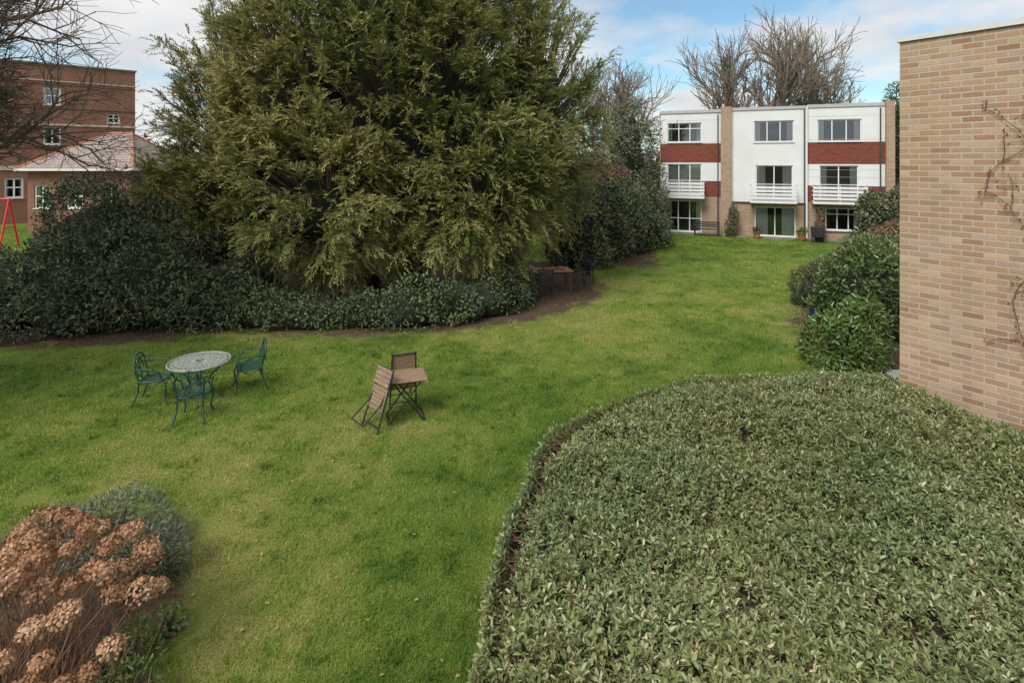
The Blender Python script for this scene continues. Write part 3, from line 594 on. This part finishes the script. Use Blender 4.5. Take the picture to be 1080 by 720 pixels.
def folded_chair(loc,rz,tilt):
    e=E('folding_chair',loc); e.rotation_euler=(-tilt,0,rz)
    boxes('seat_slats',[(-.22,.22,-.012,.006,.34+i*.06,.39+i*.06) for i in range(6)],M_wood,e,.003)
    boxes('back_slats',[(-.22,.22,-.03,-.012,.72+i*.07,.78+i*.07) for i in range(4)],M_wood,e,.003)
    L=[]
    for s in (-1,1): L+=[([(s*.24,.02,0),(s*.22,.02,.5),(s*.21,.0,1.0)],.014),([(s*.19,-.26,0.1),(s*.18,-.03,.45),(s*.18,.02,.7)],.014)]
    L+=[([(-.22,.02,.1),(.22,.02,.1)],.010),([(-.19,-.25,.11),(.19,-.25,.11)],.010),([(-.21,0,.99),(.21,0,.99)],.011)]
    tubes('frame',L,M_blackiron,e)
slat_table((-1.83,9.78,0),.3)
rz=.3
def off(dx,dy): return (-1.83+dx*math.cos(rz)-dy*math.sin(rz),9.78+dx*math.sin(rz)+dy*math.cos(rz),.0)
folded_chair(off(-.64,-.3),-.8,.36)
folded_chair(off(.0,.44),rz+math.pi+.1,.12)
def simple_chair(loc,rz):
    e=E('patio_chair',loc,rz)
    tubes('frame',[([(s*.24,.22,0),(s*.24,.22,.62),(s*.24,-.22,.64)],.018) for s in (-1,1)]+[([(s*.24,-.26,0),(s*.24,-.22,.5),(s*.23,-.34,.95)],.018) for s in (-1,1)]+[([(-.23,-.34,.95),(.23,-.34,.95)],.018)],M_black,e)
    boxes('seat',[(-.23,.23,-.22,.24,.41,.44)],M_black,e,.01); boxes('back',[(-.21+i*.075,-.16+i*.075,-.31,-.28,.48,.92) for i in range(6)],M_black,e)
e=E('patio_table',(1.4,19.3,0),.2); boxes('top',[(-.6,.6,-.4+i*.102,-.31+i*.102,.7,.73) for i in range(8)],plain('brown_wood',(.3,.17,.11),.6,.25,8),e); boxes('legs',[(a,a+.06,b,b+.06,0,.698) for a in (-.54,.48) for b in (-.34,.28)],M_bark,e)
boxes('trays',[(-.35,.0,-.2,.1,.735,.79),(.15,.4,-.1,.15,.735,.8)],M_terracotta,e,.01)
simple_chair((2.35,19.5,0),1.9); simple_chair((1.05,18.4,0),.1); simple_chair((1.7,20.3,0),3.0)
simple_chair((2.6,20.6,0),2.4)

# ------------------------------------------------------------ flower bed, lower left
he=E('dried_hydrangea')
nh=80; H=[]; tries=0
while len(H)<nh and tries<20000:
    tries+=1
    a=random.uniform(0,6.28); q=math.sqrt(random.random()); x_=-3.98+q*1.0*math.cos(a); y_=4.65+q*.9*math.sin(a); z_=.5+.72*math.sqrt(max(0,1-q*q*.9))+random.uniform(-.2,.09)
    if all((x_-h[0])**2+(y_-h[1])**2+(z_-h[2])**2>.019 for h in H): H.append((x_,y_,z_))
nh=len(H); H=np.array(H); q=230; rr=.07+.045*R.random(nh)
dn=rdir(nh*q); dn[:,2]=np.where(dn[:,2]<-.3,-dn[:,2],dn[:,2]); hh=np.repeat(H,q,0); rq=np.repeat(rr,q)
P=hh+dn*(rq*(.8+.26*R.random(len(rq))))[:,None]*np.array([1,1,.75]); tt=unit(np.cross(dn,rdir(len(P)))+dn*.3)
leaves('flower_heads',P,tt,dn+rdir(len(P))*.4,.03,.027,np.clip(R.random(len(P))*.55+np.repeat(R.random(nh),q)*.45,0,1),leafmat('dry_floret',[(0,(.18,.085,.045)),(.4,(.33,.18,.10)),(.75,(.46,.285,.175)),(1,(.60,.43,.29))],.8,.15,.15,None,1.12),he,DIAM)
base=np.stack([-3.95+R.normal(0,.2,nh),4.65+R.normal(0,.2,nh),np.zeros(nh)],1); mid=(base*.5+H*.5)+R.normal(0,.05,(nh,3))
M_stem=plain('dry_stem',(.22,.13,.085),.85,.3,12)
segs_mesh('stems',base,mid,.008,.006,M_stem,he,5); segs_mesh('stems_upper',mid,H,.006,.004,M_stem,he,5)
q=1500; b=np.stack([-4.1+R.normal(0,.45,q),4.25+R.normal(0,.45,q),np.zeros(q)],1); d=unit(R.normal(0,.28,(q,3))+np.array([0,0,1.])); segs_mesh('dry_stalks',b,b+d*(.3+.4*R.random((q,1))),.004,.002,plain('straw_stalk',(.32,.19,.11),.85,.4,15),he,3)
M_sage=leafmat('grey_green',[(0,(.045,.06,.035)),(.5,(.11,.135,.085)),(1,(.21,.235,.165))],.6,.15,.3)
bush('lavender_bush',[(-4.45,6.35,.2,.5,.4,.4),(-3.8,6.0,.15,.38,.35,.36),(-5.2,6.6,.1,.3,.3,.28)],8000,.07,.014,M_sage,.5,DIAM,.4,seed=140)
bush('low_shrub',[(-3.35,4.95,.1,.22,.22,.24),(-3.2,5.3,.05,.16,.16,.16),(-3.1,4.6,.1,.2,.18,.2)],1300,.05,.02,M_bright,.5,FOLD,.3,seed=141)
bush('box_plant',[(-5.4,5.7,.1,.35,.3,.3)],1800,.05,.02,M_sage,.3,FOLD,.5,seed=142)
